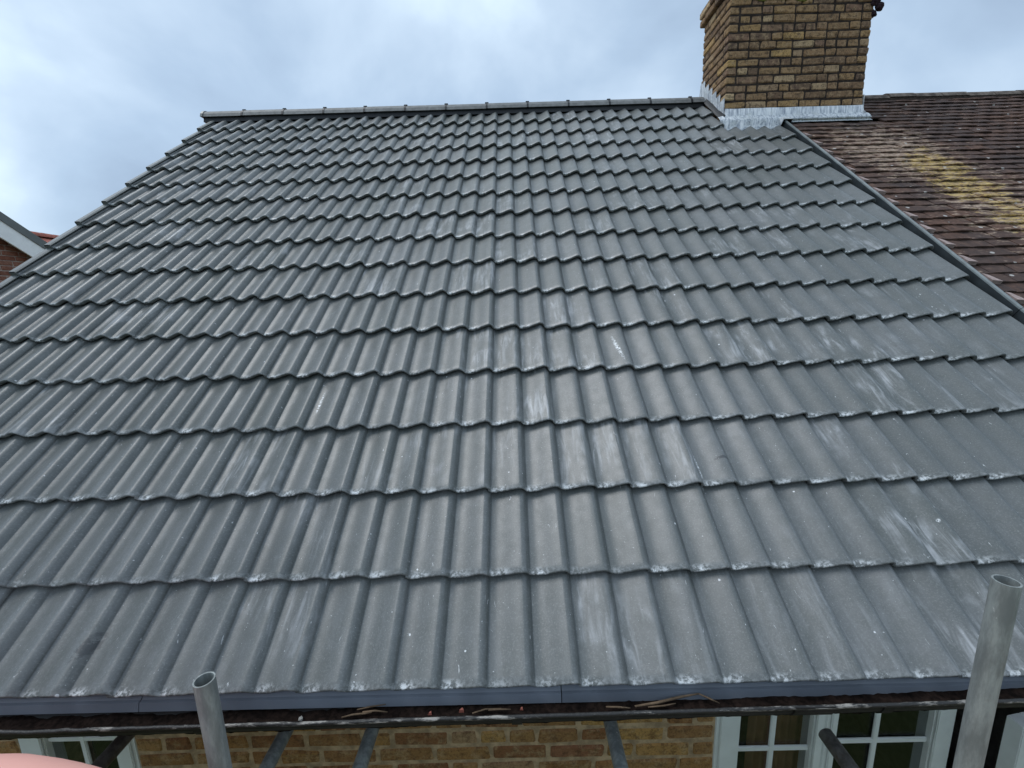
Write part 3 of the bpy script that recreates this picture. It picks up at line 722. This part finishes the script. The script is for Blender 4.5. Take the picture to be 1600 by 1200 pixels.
# lead: front apron, dressed over the tiles; stepped flashing on the left cheek
q = MB()
n = 150; LX0, LX1 = CX0 - 0.07, CX1 + 0.055
cols = []
for i in range(n + 1):
    x = LX0 + (LX1 - LX0) * i / n
    if x < X1 + 0.02:
        u = x / PITCHU; vt = 13.90 * GAUGE + 0.030 * wave(u) + 0.008 * mn.noise((x * 9, 0, 0))
        h = -AMP * (1 - wave(u)) + 0.004 - 0.031 * (vt / GAUGE - 13)
    elif x < X1 + 0.12: h = 0.034; vt = 13.98 * GAUGE
    else: h = -0.006; vt = 14.06 * GAUGE + 0.02 * mn.noise((x * 5, 3, 0)) - 0.06 * max(0, (x - CX1 + 0.02)) / 0.12 * 0
    yv = CY0 - 0.006
    v1 = yv / CP - 0.0
    wr = 0.004 * mn.noise((x * 14, 5, 0))
    # lower edge, mid apron, fold, upstand top
    zt = E + CZ0 + 0.004 + 0.004 * mn.noise((x * 6, 9, 0))
    fold_v = (CY0 - 0.02) / CP - 0.03
    p0 = rp(x, vt, h - 0.001); p1 = rp(x, vt + 0.05, h + 0.004 - 0.004); p2 = rp(x, fold_v - 0.03, 0.012 + wr); p3 = rp(x, fold_v, 0.02 + wr)
    p4 = Vector((x, yv - 0.004 + wr, p3.z + 0.05)); p5 = Vector((x, yv, zt))
    if x < CX0 - 0.006 or x > CX1 + 0.006:                # ears beyond the stack stay on the slope
        k = 1.0 if x < CX0 else 1.0
        e_ = (CX0 - x) if x < CX0 else (x - CX1)
        p4 = rp(x, fold_v + 0.03, 0.03 - 0.1 * e_ + wr); p5 = rp(x, fold_v + 0.06 - 0.1 * e_, 0.032 - 0.15 * e_ + wr)
    cols.append([p0, p1, p2, p3, p4, p5])
vs = [p for c in cols for p in c]; k = 6
fs = [(i * k + j, (i + 1) * k + j, (i + 1) * k + j + 1, i * k + j + 1) for i in range(n) for j in range(k - 1)]
q.add(vs, fs); o = q.build('lead_apron', M_LEAD, chim, smooth=True)
md = o.modifiers.new('thick', 'SOLIDIFY'); md.thickness = 0.003; md.offset = 0
# stepped cheek flashing: one overlapping piece per brick course
for kx, sgn in ((CX0, -1), (CX1, 1)):
    stp = CCH / TANP
    for s_ in range(7):
        ya = CY0 - 0.005 + s_ * stp; zt = CZ0 + (s_ + 1.45) * CCH - 0.005
        if ya > CY1 - 0.08: break
        yb = ya + stp * 1.5
        xo = kx + sgn * (0.006 + 0.0025 * (s_ % 2)); q = MB()
        def zr(y): return min(y * TANP, (2 * YR - y) * TANP)
        poly = [(ya - 0.004, zr(ya) + 0.002), (ya, zt - 0.02), (ya + 0.006, zt), (yb - 0.028, zt - 0.002), (yb, zr(yb) + 0.055), (yb, zr(yb) + 0.002)]
        nn = len(poly)
        q.add([(xo - 0.0015, y, z + E) for y, z in poly] + [(xo + 0.0015, y, z + E) for y, z in poly],
              [tuple(range(nn))[::-1], tuple(range(nn, 2 * nn))] + [(i, (i + 1) % nn, nn + (i + 1) % nn, nn + i) for i in range(nn)])
        q.build('step_flashing', M_LEAD, chim)
    # cover strip beside the stack; left one black, painting in the shadowed gap
    q = MB(); w_ = 0.075 if sgn > 0 else 0.05
    a = [(kx + sgn * 0.004, 0.045), (kx + sgn * 0.03, 0.012), (kx + sgn * w_, 0.008)]
    seg = 14; vs = []; fs = []
    for i in range(seg + 1):
        v = (CY0 - 0.02) / CP + (YR - CY0 - 0.06) / CP * i / seg
        for x, h in a: vs.append(rp(x + 0.004 * mn.noise((v * 9, x, 0)), v, h + 0.004 * mn.noise((v * 12, x, 4))))
    for i in range(seg):
        for j in range(2): fs.append((i * 3 + j, (i + 1) * 3 + j, (i + 1) * 3 + j + 1, i * 3 + j + 1))
    q.add(vs, fs); o = q.build('cheek_strip', M_LEAD if sgn > 0 else M_BLACK, chim, smooth=True)
    md = o.modifiers.new('thick', 'SOLIDIFY'); md.thickness = 0.003

# ------------------------------------------------------------------ adjoining house with the old plain tile roof
OX0, OX1 = X1 + 0.107, 8.2
adj = thing('adjoining_house', 'adjoining house with old brown plain tiles and yellow lichen beside the chimney', 'house', (5.6, 4.4, 0))
q = MB(); q.prism([(0.0, E - 0.065), (YR, YR * TANP + E - 0.075), (2 * YR, E - 0.065), (2 * YR, E - 0.13), (YR, YR * TANP + E - 0.14), (0.0, E - 0.13)], OX0, OX1)
oroof = q.build('roof', M_OLD, adj)
q = MB(); q.box((OX0, WALLY, 0), (OX1 - 0.1, 2 * YR - 0.28, E - 0.14)); q.build('wall', M_BW_Y, adj)
q = MB(); q.add([(OX1 - 0.1, WALLY, E - 0.14), (OX1 - 0.1, 2 * YR - 0.28, E - 0.14), (OX1 - 0.1, YR, E + ZR - 0.2), (OX1 - 0.3, WALLY, E - 0.14), (OX1 - 0.3, 2 * YR - 0.28, E - 0.14), (OX1 - 0.3, YR, E + ZR - 0.2)],
                [(0, 1, 2), (5, 4, 3), (0, 3, 4, 1), (1, 4, 5, 2), (2, 5, 3, 0)]); q.build('gable', M_BW_Y, adj)
def old_tile(seed, wd):
    rr2 = random.Random(seed); n = 5; vs = []; fs = []
    for y, t in ((0.0, -0.012), (0.0, 0.0), (0.15, 0.0)):
        for i in range(n):
            x = wd * i / (n - 1); cam_ = 0.0035 * (1 - (2 * i / (n - 1) - 1) ** 2)
            vs.append((x, y + rr2.uniform(-0.0015, 0.0015), t + cam_ - 0.128 * y))
    for j in range(2):
        for i in range(n - 1): fs.append((j * n + i, j * n + i + 1, (j + 1) * n + i + 1, (j + 1) * n + i))
    k = len(vs)
    for x in (0.0, wd):
        vs += [(x, 0, -0.012), (x, 0.15, -0.031)]
    fs += [(n, 0, k, k + 1, 2 * n)[0:1] + (2 * n, k + 1, 0)] if False else [(0, n, 2 * n, k + 1), (n - 1, k + 3, 3 * n - 1, 2 * n - 1)]
    me = pmesh('roof_tile', vs, fs); me.materials.append(M_OLD); return me
OT = [old_tile(s, 0.1635) for s in range(5)]
rr = random.Random(5)
OG = 0.1
items = []
nrow = int((YR / CP - 0.06) / OG)
for r_ in range(nrow):
    v = r_ * OG
    offx = (0.0825 if r_ % 2 else 0.0)
    sag = [mn.noise((k * 1.3, r_ * 0.21, 2)) for k in range(40)]
    x = OX0 + 0.002 + offx - 0.165
    while x < OX1 - 0.02:
        xa, xb = max(x, OX0 + 0.002), min(x + 0.1635, OX1)
        if xb - xa > 0.035 and not (CX0 - 0.02 < xa < CX1 + 0.075 and v > 14.05 * GAUGE - 0.10 and v * CP < CY1):
            if not (CX0 - 0.02 < xb < CX1 + 0.075 and v > 14.05 * GAUGE - 0.10):
                p = project(rp((xa + xb) / 2, v + 0.05))
                vis = bool(p and p[0] < 1605 and p[1] < 560 and p[0] > 0)
                sz = 1.0 / (rp(xa, v) - camo.location).length
                h = -0.012 + 0.006 * mn.noise((x * 1.1, v * 1.3, 3)) + rr.gauss(0, 0.0022)
                mtx = roofmat(xa, v + 0.008 * mn.noise((x * 0.9, v * 0.8, 8)) + rr.gauss(0, 0.003), h) @ Matrix.Rotation(rr.gauss(0, 0.010), 4, 'Z') @ Matrix.Rotation(rr.gauss(0, 0.010), 4, 'X') @ Matrix.Diagonal(((xb - xa) / 0.1635, 1, 1, 1))
                items.append((0 if vis else 1, -sz, rr.choice(range(5)), mtx))
        x += 0.165
items.sort(key=lambda t: (t[0], t[1]))
for _, _, k, mtx in items[:298]:
    o = link('roof_tile', OT[k]); o.matrix_basis = mtx; parent(o, oroof)
bm = bmesh.new()
for _, _, k, mtx in items[298:]:
    s0 = len(bm.verts); bm.from_mesh(OT[k]); bm.verts.ensure_lookup_table(); bmesh.ops.transform(bm, matrix=mtx, verts=bm.verts[s0:])
me = bpy.data.meshes.new('roof_tiles'); bm.to_mesh(me); bm.free(); me.materials.append(M_OLD)
o = link('roof_tiles', me); parent(o, oroof); o['kind'] = 'stuff'
x = CX1 + 0.02
while x < OX1:
    ridge_piece('ridge_tile', x + 0.004, min(x + 0.30, OX1) - 0.003, M_RIDGE_OLD, oroof, 0.12, 0.075, 0.02, dz=-0.012 + rr.gauss(0, 0.004)); x += 0.303
q = MB(); q.prism([(YR - 0.13, RB - 0.06), (YR - 0.11, RB - 0.005), (YR + 0.11, RB - 0.005), (YR + 0.13, RB - 0.06)], CX1 + 0.02, OX1); q.build('ridge_mortar', M_MORT_CH, oroof)
# mortar fillets left along the cut edge, every other course
for r_ in range(2, 46, 2):
    v = r_ * OG + rr.uniform(-0.01, 0.01); w_ = rr.uniform(0.03, 0.055)
    q = MB(); a = [rp(OX0 - 0.012, v, 0.012), rp(OX0 + w_, v - 0.004, 0.006), rp(OX0 + w_ * 0.35, v + 0.075, 0.001), rp(OX0 - 0.012, v + 0.085, 0.004)]
    b = [p - Vector((0, -SP, CP)) * 0.028 for p in a]
    q.add(a + b, [(0, 1, 2, 3), (7, 6, 5, 4), (0, 4, 5, 1), (1, 5, 6, 2), (2, 6, 7, 3), (3, 7, 4, 0)]); q.build('mortar_fillet', M_MORT_PINK, oroof)

# ------------------------------------------------------------------ neighbour across the gap on the left (red brick gable)
NX = -7.5
nb = thing('neighbour_house', 'red brick house with white bargeboard beyond the roof verge', 'house', (NX - 4, 4.4, 0))
# rake through two measured points on the gable plane
ay, az, by, bz = 5.591, 2.622, 6.096, 2.299
TN = (az - bz) / (by - ay); NY = 4.45; NZ = az + (ay - NY) * TN
def nz(y): return NZ - abs(y - NY) * TN
HWN = 3.9
q = MB()
def gable(mb, x0, x1, drop, hw, zb):
    pr = [(NY - hw, zb), (NY + hw, zb), (NY + hw, E + nz(NY + hw) - drop), (NY, E + NZ - drop), (NY - hw, E + nz(NY - hw) - drop)]
    mb.prism(pr, x0, x1)
gable(q, NX - 8, NX + 0.008 - 0.016, 0.20, HWN - 0.3, 0); nwall = q.build('wall', M_MORT_R, nb)
q = MB(); pr = [(NY - HWN, E + nz(NY - HWN) - 0.02), (NY, E + NZ - 0.02), (NY + HWN, E + nz(NY + HWN) - 0.02), (NY + HWN, E + nz(NY + HWN) - 0.10), (NY, E + NZ - 0.10), (NY - HWN, E + nz(NY - HWN) - 0.10)]
q.prism(pr, NX - 8.2, NX + 0.12); q.build('roof', M_RIDGE, nb)
for sg in (-1, 1):
    q = MB(); e0, e1 = NY, NY + sg * HWN
    def quad(dt, db): return [(e0, E + NZ - dt), (e1, E + nz(e1) - dt), (e1, E + nz(e1) - db), (e0, E + NZ - db)]
    q.prism(quad(-0.012, 0.125), NX + 0.122, NX + 0.165); q.build('verge_trim', M_VERGE, nb)
    q = MB(); q.prism(quad(0.1255, 0.40), NX + 0.125, NX + 0.150); q.build('bargeboard', M_BARGE, nb)
rr = random.Random(31)
q = MB()
cnt = 0
for c in range(40):
    z = 0.55 + c * 0.0755
    for yc, k, sx in run(4.55 + (0.06 if c % 2 else 0), 6.9, 0.011, rr, 'sh'[c % 2]):
        if z + 0.05 > nz(yc) - 0.30 or z < 1.0 or cnt > 295: continue
        p = project((NX, yc, E + z))
        if not p or p[0] < -160 or p[0] > 200: continue
        o = link('brick', brick(k, 0.0645, M_BRICK_R)); o.matrix_basis = Matrix.Translation((NX - 0.05 + rr.uniform(-0.001, 0.002), yc, E + z)) @ Matrix.Rotation(math.pi / 2, 4, 'Z') @ Matrix.Diagonal((sx, 1, 1, 1)); parent(o, nwall); cnt += 1
q = MB(); q.box((NX - 0.01, NY - HWN + 0.3, 0), (NX + 0.0, NY + HWN - 0.3, E + 0.50)); q.build('lower_wall', M_BW_R, nb)

# farther house with a terracotta roof, ridge running away from us
fh = thing('terracotta_roofed_house', 'distant house with red terracotta ridge and tiles behind the white bargeboard', 'house', (-14, 12, 0))
FX, FZ, FYA, FYB = -12.0, 3.31, 9.2, 17.0; FT = math.tan(R(35))
q = MB(); q.box((FX - 3.8, FYA + 0.2, 0), (FX + 3.4, FYB - 0.2, E + FZ - 3.8 * FT + 0.15)); q.build('wall', M_BW_R, fh)
q = MB(); q.add([(FX, FYA, E + FZ - 0.1), (FX + 3.8, FYA, E + FZ - 0.1 - 3.8 * FT), (FX - 3.8, FYA, E + FZ - 0.1 - 3.8 * FT), (FX, FYB, E + FZ - 0.1), (FX + 3.8, FYB, E + FZ - 0.1 - 3.8 * FT), (FX - 3.8, FYB, E + FZ - 0.1 - 3.8 * FT)],
                [(0, 2, 1), (3, 4, 5), (0, 1, 4, 3), (0, 3, 5, 2), (1, 2, 5, 4)]); froof = q.build('roof', M_TERRA, fh)
y = FYA
rr = random.Random(8)
fm = None
while y < FYB - 0.1:
    ap = arc(0.12, 0.11); q = MB()
    pr = [(FX + a, E + FZ - 0.11 + b) for a, b in ap]; n = len(pr)
    y1_ = y + 0.30
    q.add([(x, y + 0.003, z) for x, z in pr] + [(x, y1_, z - 0.004) for x, z in pr], [(i, i + 1, n + i + 1, n + i) for i in range(n - 1)] + [tuple(range(n)), tuple(range(n, 2 * n))[::-1]])
    q.build('ridge_tile', M_TERRA, froof); y += 0.303
fth = math.atan(FT)
tmesh = None
for r_ in range(9):                                  # upper courses of the slope that faces us
    for k in range(15):
        dn = 0.14 + r_ * 0.16
        q = None
        if tmesh is None:
            mm = MB(); mm.box((0, 0, -0.016), (0.24, 0.245, 0.0)); to = mm.build('roof_tile', M_TERRA); tmesh = to.data; bpy.data.objects.remove(to)
        o = link('roof_tile', tmesh)
        o.matrix_basis = Matrix.Translation((FX + dn * math.cos(fth), FYA + 0.1 + k * 0.25 + 0.12 * (r_ % 2), E + FZ - 0.1 - dn * math.sin(fth) + 0.02)) @ Matrix.Rotation(fth - 0.09 + rr.gauss(0, 0.01), 4, 'Y')
        parent(o, froof)

# ------------------------------------------------------------------ scaffold
sc = thing('scaffold', 'galvanised tube scaffold standing in front of the eaves', 'scaffold', (0.3, -0.9, 0))
def hollow(name, a, b, mat, r=0.02415, t=0.0035, seg=20, coll=None):
    a, b = Vector(a), Vector(b); d = (b - a).normalized()
    s = d.cross(Vector((0, 0, 1)) if abs(d.z) < 0.9 else Vector((1, 0, 0))).normalized(); c = d.cross(s)
    def ring(p, rad): return [p + (s * math.cos(2 * math.pi * i / seg) + c * math.sin(2 * math.pi * i / seg)) * rad for i in range(seg)]
    vs = ring(a, r) + ring(b, r) + ring(b, r - t) + ring(a, r - t); fs = []
    for j in range(4):
        for i in range(seg): fs.append((j * seg + i, j * seg + (i + 1) % seg, ((j + 1) % 4) * seg + (i + 1) % seg, ((j + 1) % 4) * seg + i))
    me = pmesh(name, vs, fs, True)
    bm = bmesh.new(); bm.from_mesh(me); bmesh.ops.recalc_face_normals(bm, faces=bm.faces)
    for e in bm.edges:
        if len(e.link_faces) == 2 and e.calc_face_angle(0) > 1.0: e.smooth = False
    bm.to_mesh(me); bm.free()
    o = link(name, me, mat); parent(o, sc); return o
hollow('standard', (-0.655, -0.22, 0), (-0.660, -0.22, E + 0.27), M_GALV)
hollow('standard', (1.250, -0.26, 0), (1.252, -0.26, E + 0.525), M_GALV)
hollow('standard', (-0.66, -1.75, 0), (-0.66, -1.75, E + 1.0), M_GALV)
hollow('standard', (1.25, -1.75, 0), (1.25, -1.75, E + 1.0), M_GALV)
ZTR = E - 0.330
for x, ye, mt in ((-1.305, 0.245, M_GALV2), (-0.725, 0.25, M_GALV), (-0.41, 0.25, M_GALV), (0.456, 0.25, M_GALV), (1.195, 0.105, M_GALV2)):
    hollow('transom', (x + random.uniform(-0.004, 0.004), -1.85, ZTR), (x, ye, ZTR), mt)
hollow('ledger', (-2.3, -0.29, ZTR - 0.05), (2.6, -0.29, ZTR - 0.05), M_GALV)
hollow('ledger', (-2.3, -1.68, ZTR - 0.05), (2.6, -1.68, ZTR - 0.05), M_GALV)
for x, y in ((-0.655, -0.255), (1.25, -0.285), (-0.66, -1.715), (1.25, -1.715)):
    q = MB(); q.box((x - 0.04, y - 0.045, ZTR - 0.09), (x + 0.04, y + 0.045, ZTR - 0.01)); q.build('coupler', M_GALV2, sc, bevel=0.01)
for i in range(6):
    y0_ = -0.39 - i * 0.232
    q = MB(); q.box((-2.2 + 0.05 * (i % 3), y0_ - 0.11, ZTR + 0.0245), (2.5 - 0.06 * (i % 2), y0_ + 0.11, ZTR + 0.0625)); q.build('board', M_WOOD, sc, bevel=0.004)

# salmon pink shape added on the boards, standing in for a fingertip at the lens
zb = ZTR + 0.063
bm = bmesh.new(); bmesh.ops.create_uvsphere(bm, u_segments=48, v_segments=28, radius=1.0)
SX, SY = -1.18, -0.47
for v in bm.verts:
    c_ = v.co.copy(); sq = lambda t, p: math.copysign(abs(t) ** p, t)
    v.co = Vector((sq(c_.x, 0.75) * 0.56, sq(c_.y, 0.8) * 0.185, sq(c_.z, 0.62) * 0.256))
    w = 0.006 * mn.noise(v.co * 7); v.co += c_ * w; v.co += Vector((SX, SY, zb + 0.256))
    if v.co.z < zb: v.co.z = zb
me = bpy.data.meshes.new('pink_stand_in'); bm.to_mesh(me); bm.free(); me.polygons.foreach_set('use_smooth', [True] * len(me.polygons))
tag(link('pink_stand_in', me, M_PINK_STAND_IN), 'made-up smooth salmon pink shape in place of a fingertip, on the scaffold boards', 'pink_stand_in')

# ------------------------------------------------------------------ litter in the gutter
def twig(name, pts, r, label):
    q = MB(); q.tube([(x, y * 0.55 + 0.010, gz(x) + E + z * 0.8 - 0.032) for x, y, z in pts], [r * 0.7] + [r] * (len(pts) - 2) + [r * 0.5], 6)
    return tag(q.build(name, M_TWIG, smooth=True), label, 'twig', 'dry stems lying in the gutter')
twig('twig', [(0.49, -0.035, 0.006), (0.56, -0.02, 0.007), (0.63, 0.00, 0.014), (0.70, 0.012, 0.02)], 0.0042, 'longest pale broken stem lying in the gutter near the window frame')
twig('twig', [(0.53, -0.04, 0.004), (0.58, -0.034, 0.003), (0.62, -0.025, 0.006)], 0.0028, 'short dark stem under the longest pale stem in the gutter')
twig('twig', [(0.70, 0.012, 0.02), (0.73, -0.012, 0.012), (0.755, -0.034, 0.006)], 0.003, 'thin stem leaning down beside the end of the longest pale stem')
twig('twig', [(0.40, -0.03, 0.004), (0.44, -0.034, 0.003), (0.475, -0.04, 0.002)], 0.0032, 'short straight pale stem lying left of the longest pale stem')
twig('twig', [(-0.02, -0.044, 0.004), (0.02, -0.022, 0.004), (0.07, -0.018, 0.003)], 0.0026, 'thin bent stem hooked over the gutter beside the single red chip')
twig('twig', [(0.03, -0.026, 0.003), (0.065, -0.024, 0.003), (0.10, -0.026, 0.003)], 0.0026, 'thin straight stem next to the bent stem by the single red chip')
twig('twig', [(-0.43, -0.046, 0.005), (-0.40, -0.03, 0.004), (-0.36, -0.024, 0.004), (-0.34, -0.018, 0.004)], 0.003, 'curved pale stem resting on the gutter lip between two scaffold transoms')
twig('twig', [(-0.37, -0.015, 0.004), (-0.33, -0.012, 0.006), (-0.29, -0.02, 0.004)], 0.003, 'arched pale stem lying behind the curved stem on the gutter lip')
twig('twig', [(-0.39, -0.002, 0.006), (-0.35, 0.008, 0.010), (-0.30, 0.016, 0.014)], 0.0024, 'thin stem against the grey eaves strip above the arched stem')
def chip(x, y, s, label):
    rr2 = random.Random(int(x * 1000)); q = MB(); y += 0.026; z = gz(x) + E - 0.034
    b = [(x - s, y - s * 0.5, z - 0.006), (x + s * 0.9, y - s * 0.6, z - 0.006), (x + s * 0.5, y + s * 0.7, z - 0.004), (x - s * 0.5, y + s * 0.4, z - 0.004)]
    t = [(p[0] * 0.6 + x * 0.4 + rr2.uniform(-.002, .002), p[1] * 0.6 + y * 0.4, p[2] + s * 0.9) for p in b]
    q.add(b + t, [(0, 3, 2, 1), (4, 5, 6, 7), (0, 1, 5, 4), (1, 2, 6, 5), (2, 3, 7, 6), (3, 0, 4, 7)])
    return tag(q.build('tile_chip', M_TERRA), label, 'tile chip', 'red tile chips in the gutter')
chip(-0.155, -0.028, 0.007, 'small triangular red tile chip lying in the gutter, one of a pair')
chip(-0.055, -0.022, 0.009, 'larger red tile chip lying in the gutter, one of a pair')
chip(0.135, -0.022, 0.006, 'smallest dull red chip lying alone in the gutter')
lump_o = lump('pebble', (-0.565, -0.005, gz(-0.565) + E - 0.040), (0.007, 0.006, 0.007), M_PEB, None, 77)
tag(lump_o, 'round white pebble lying on dark silt in the gutter', 'pebble')
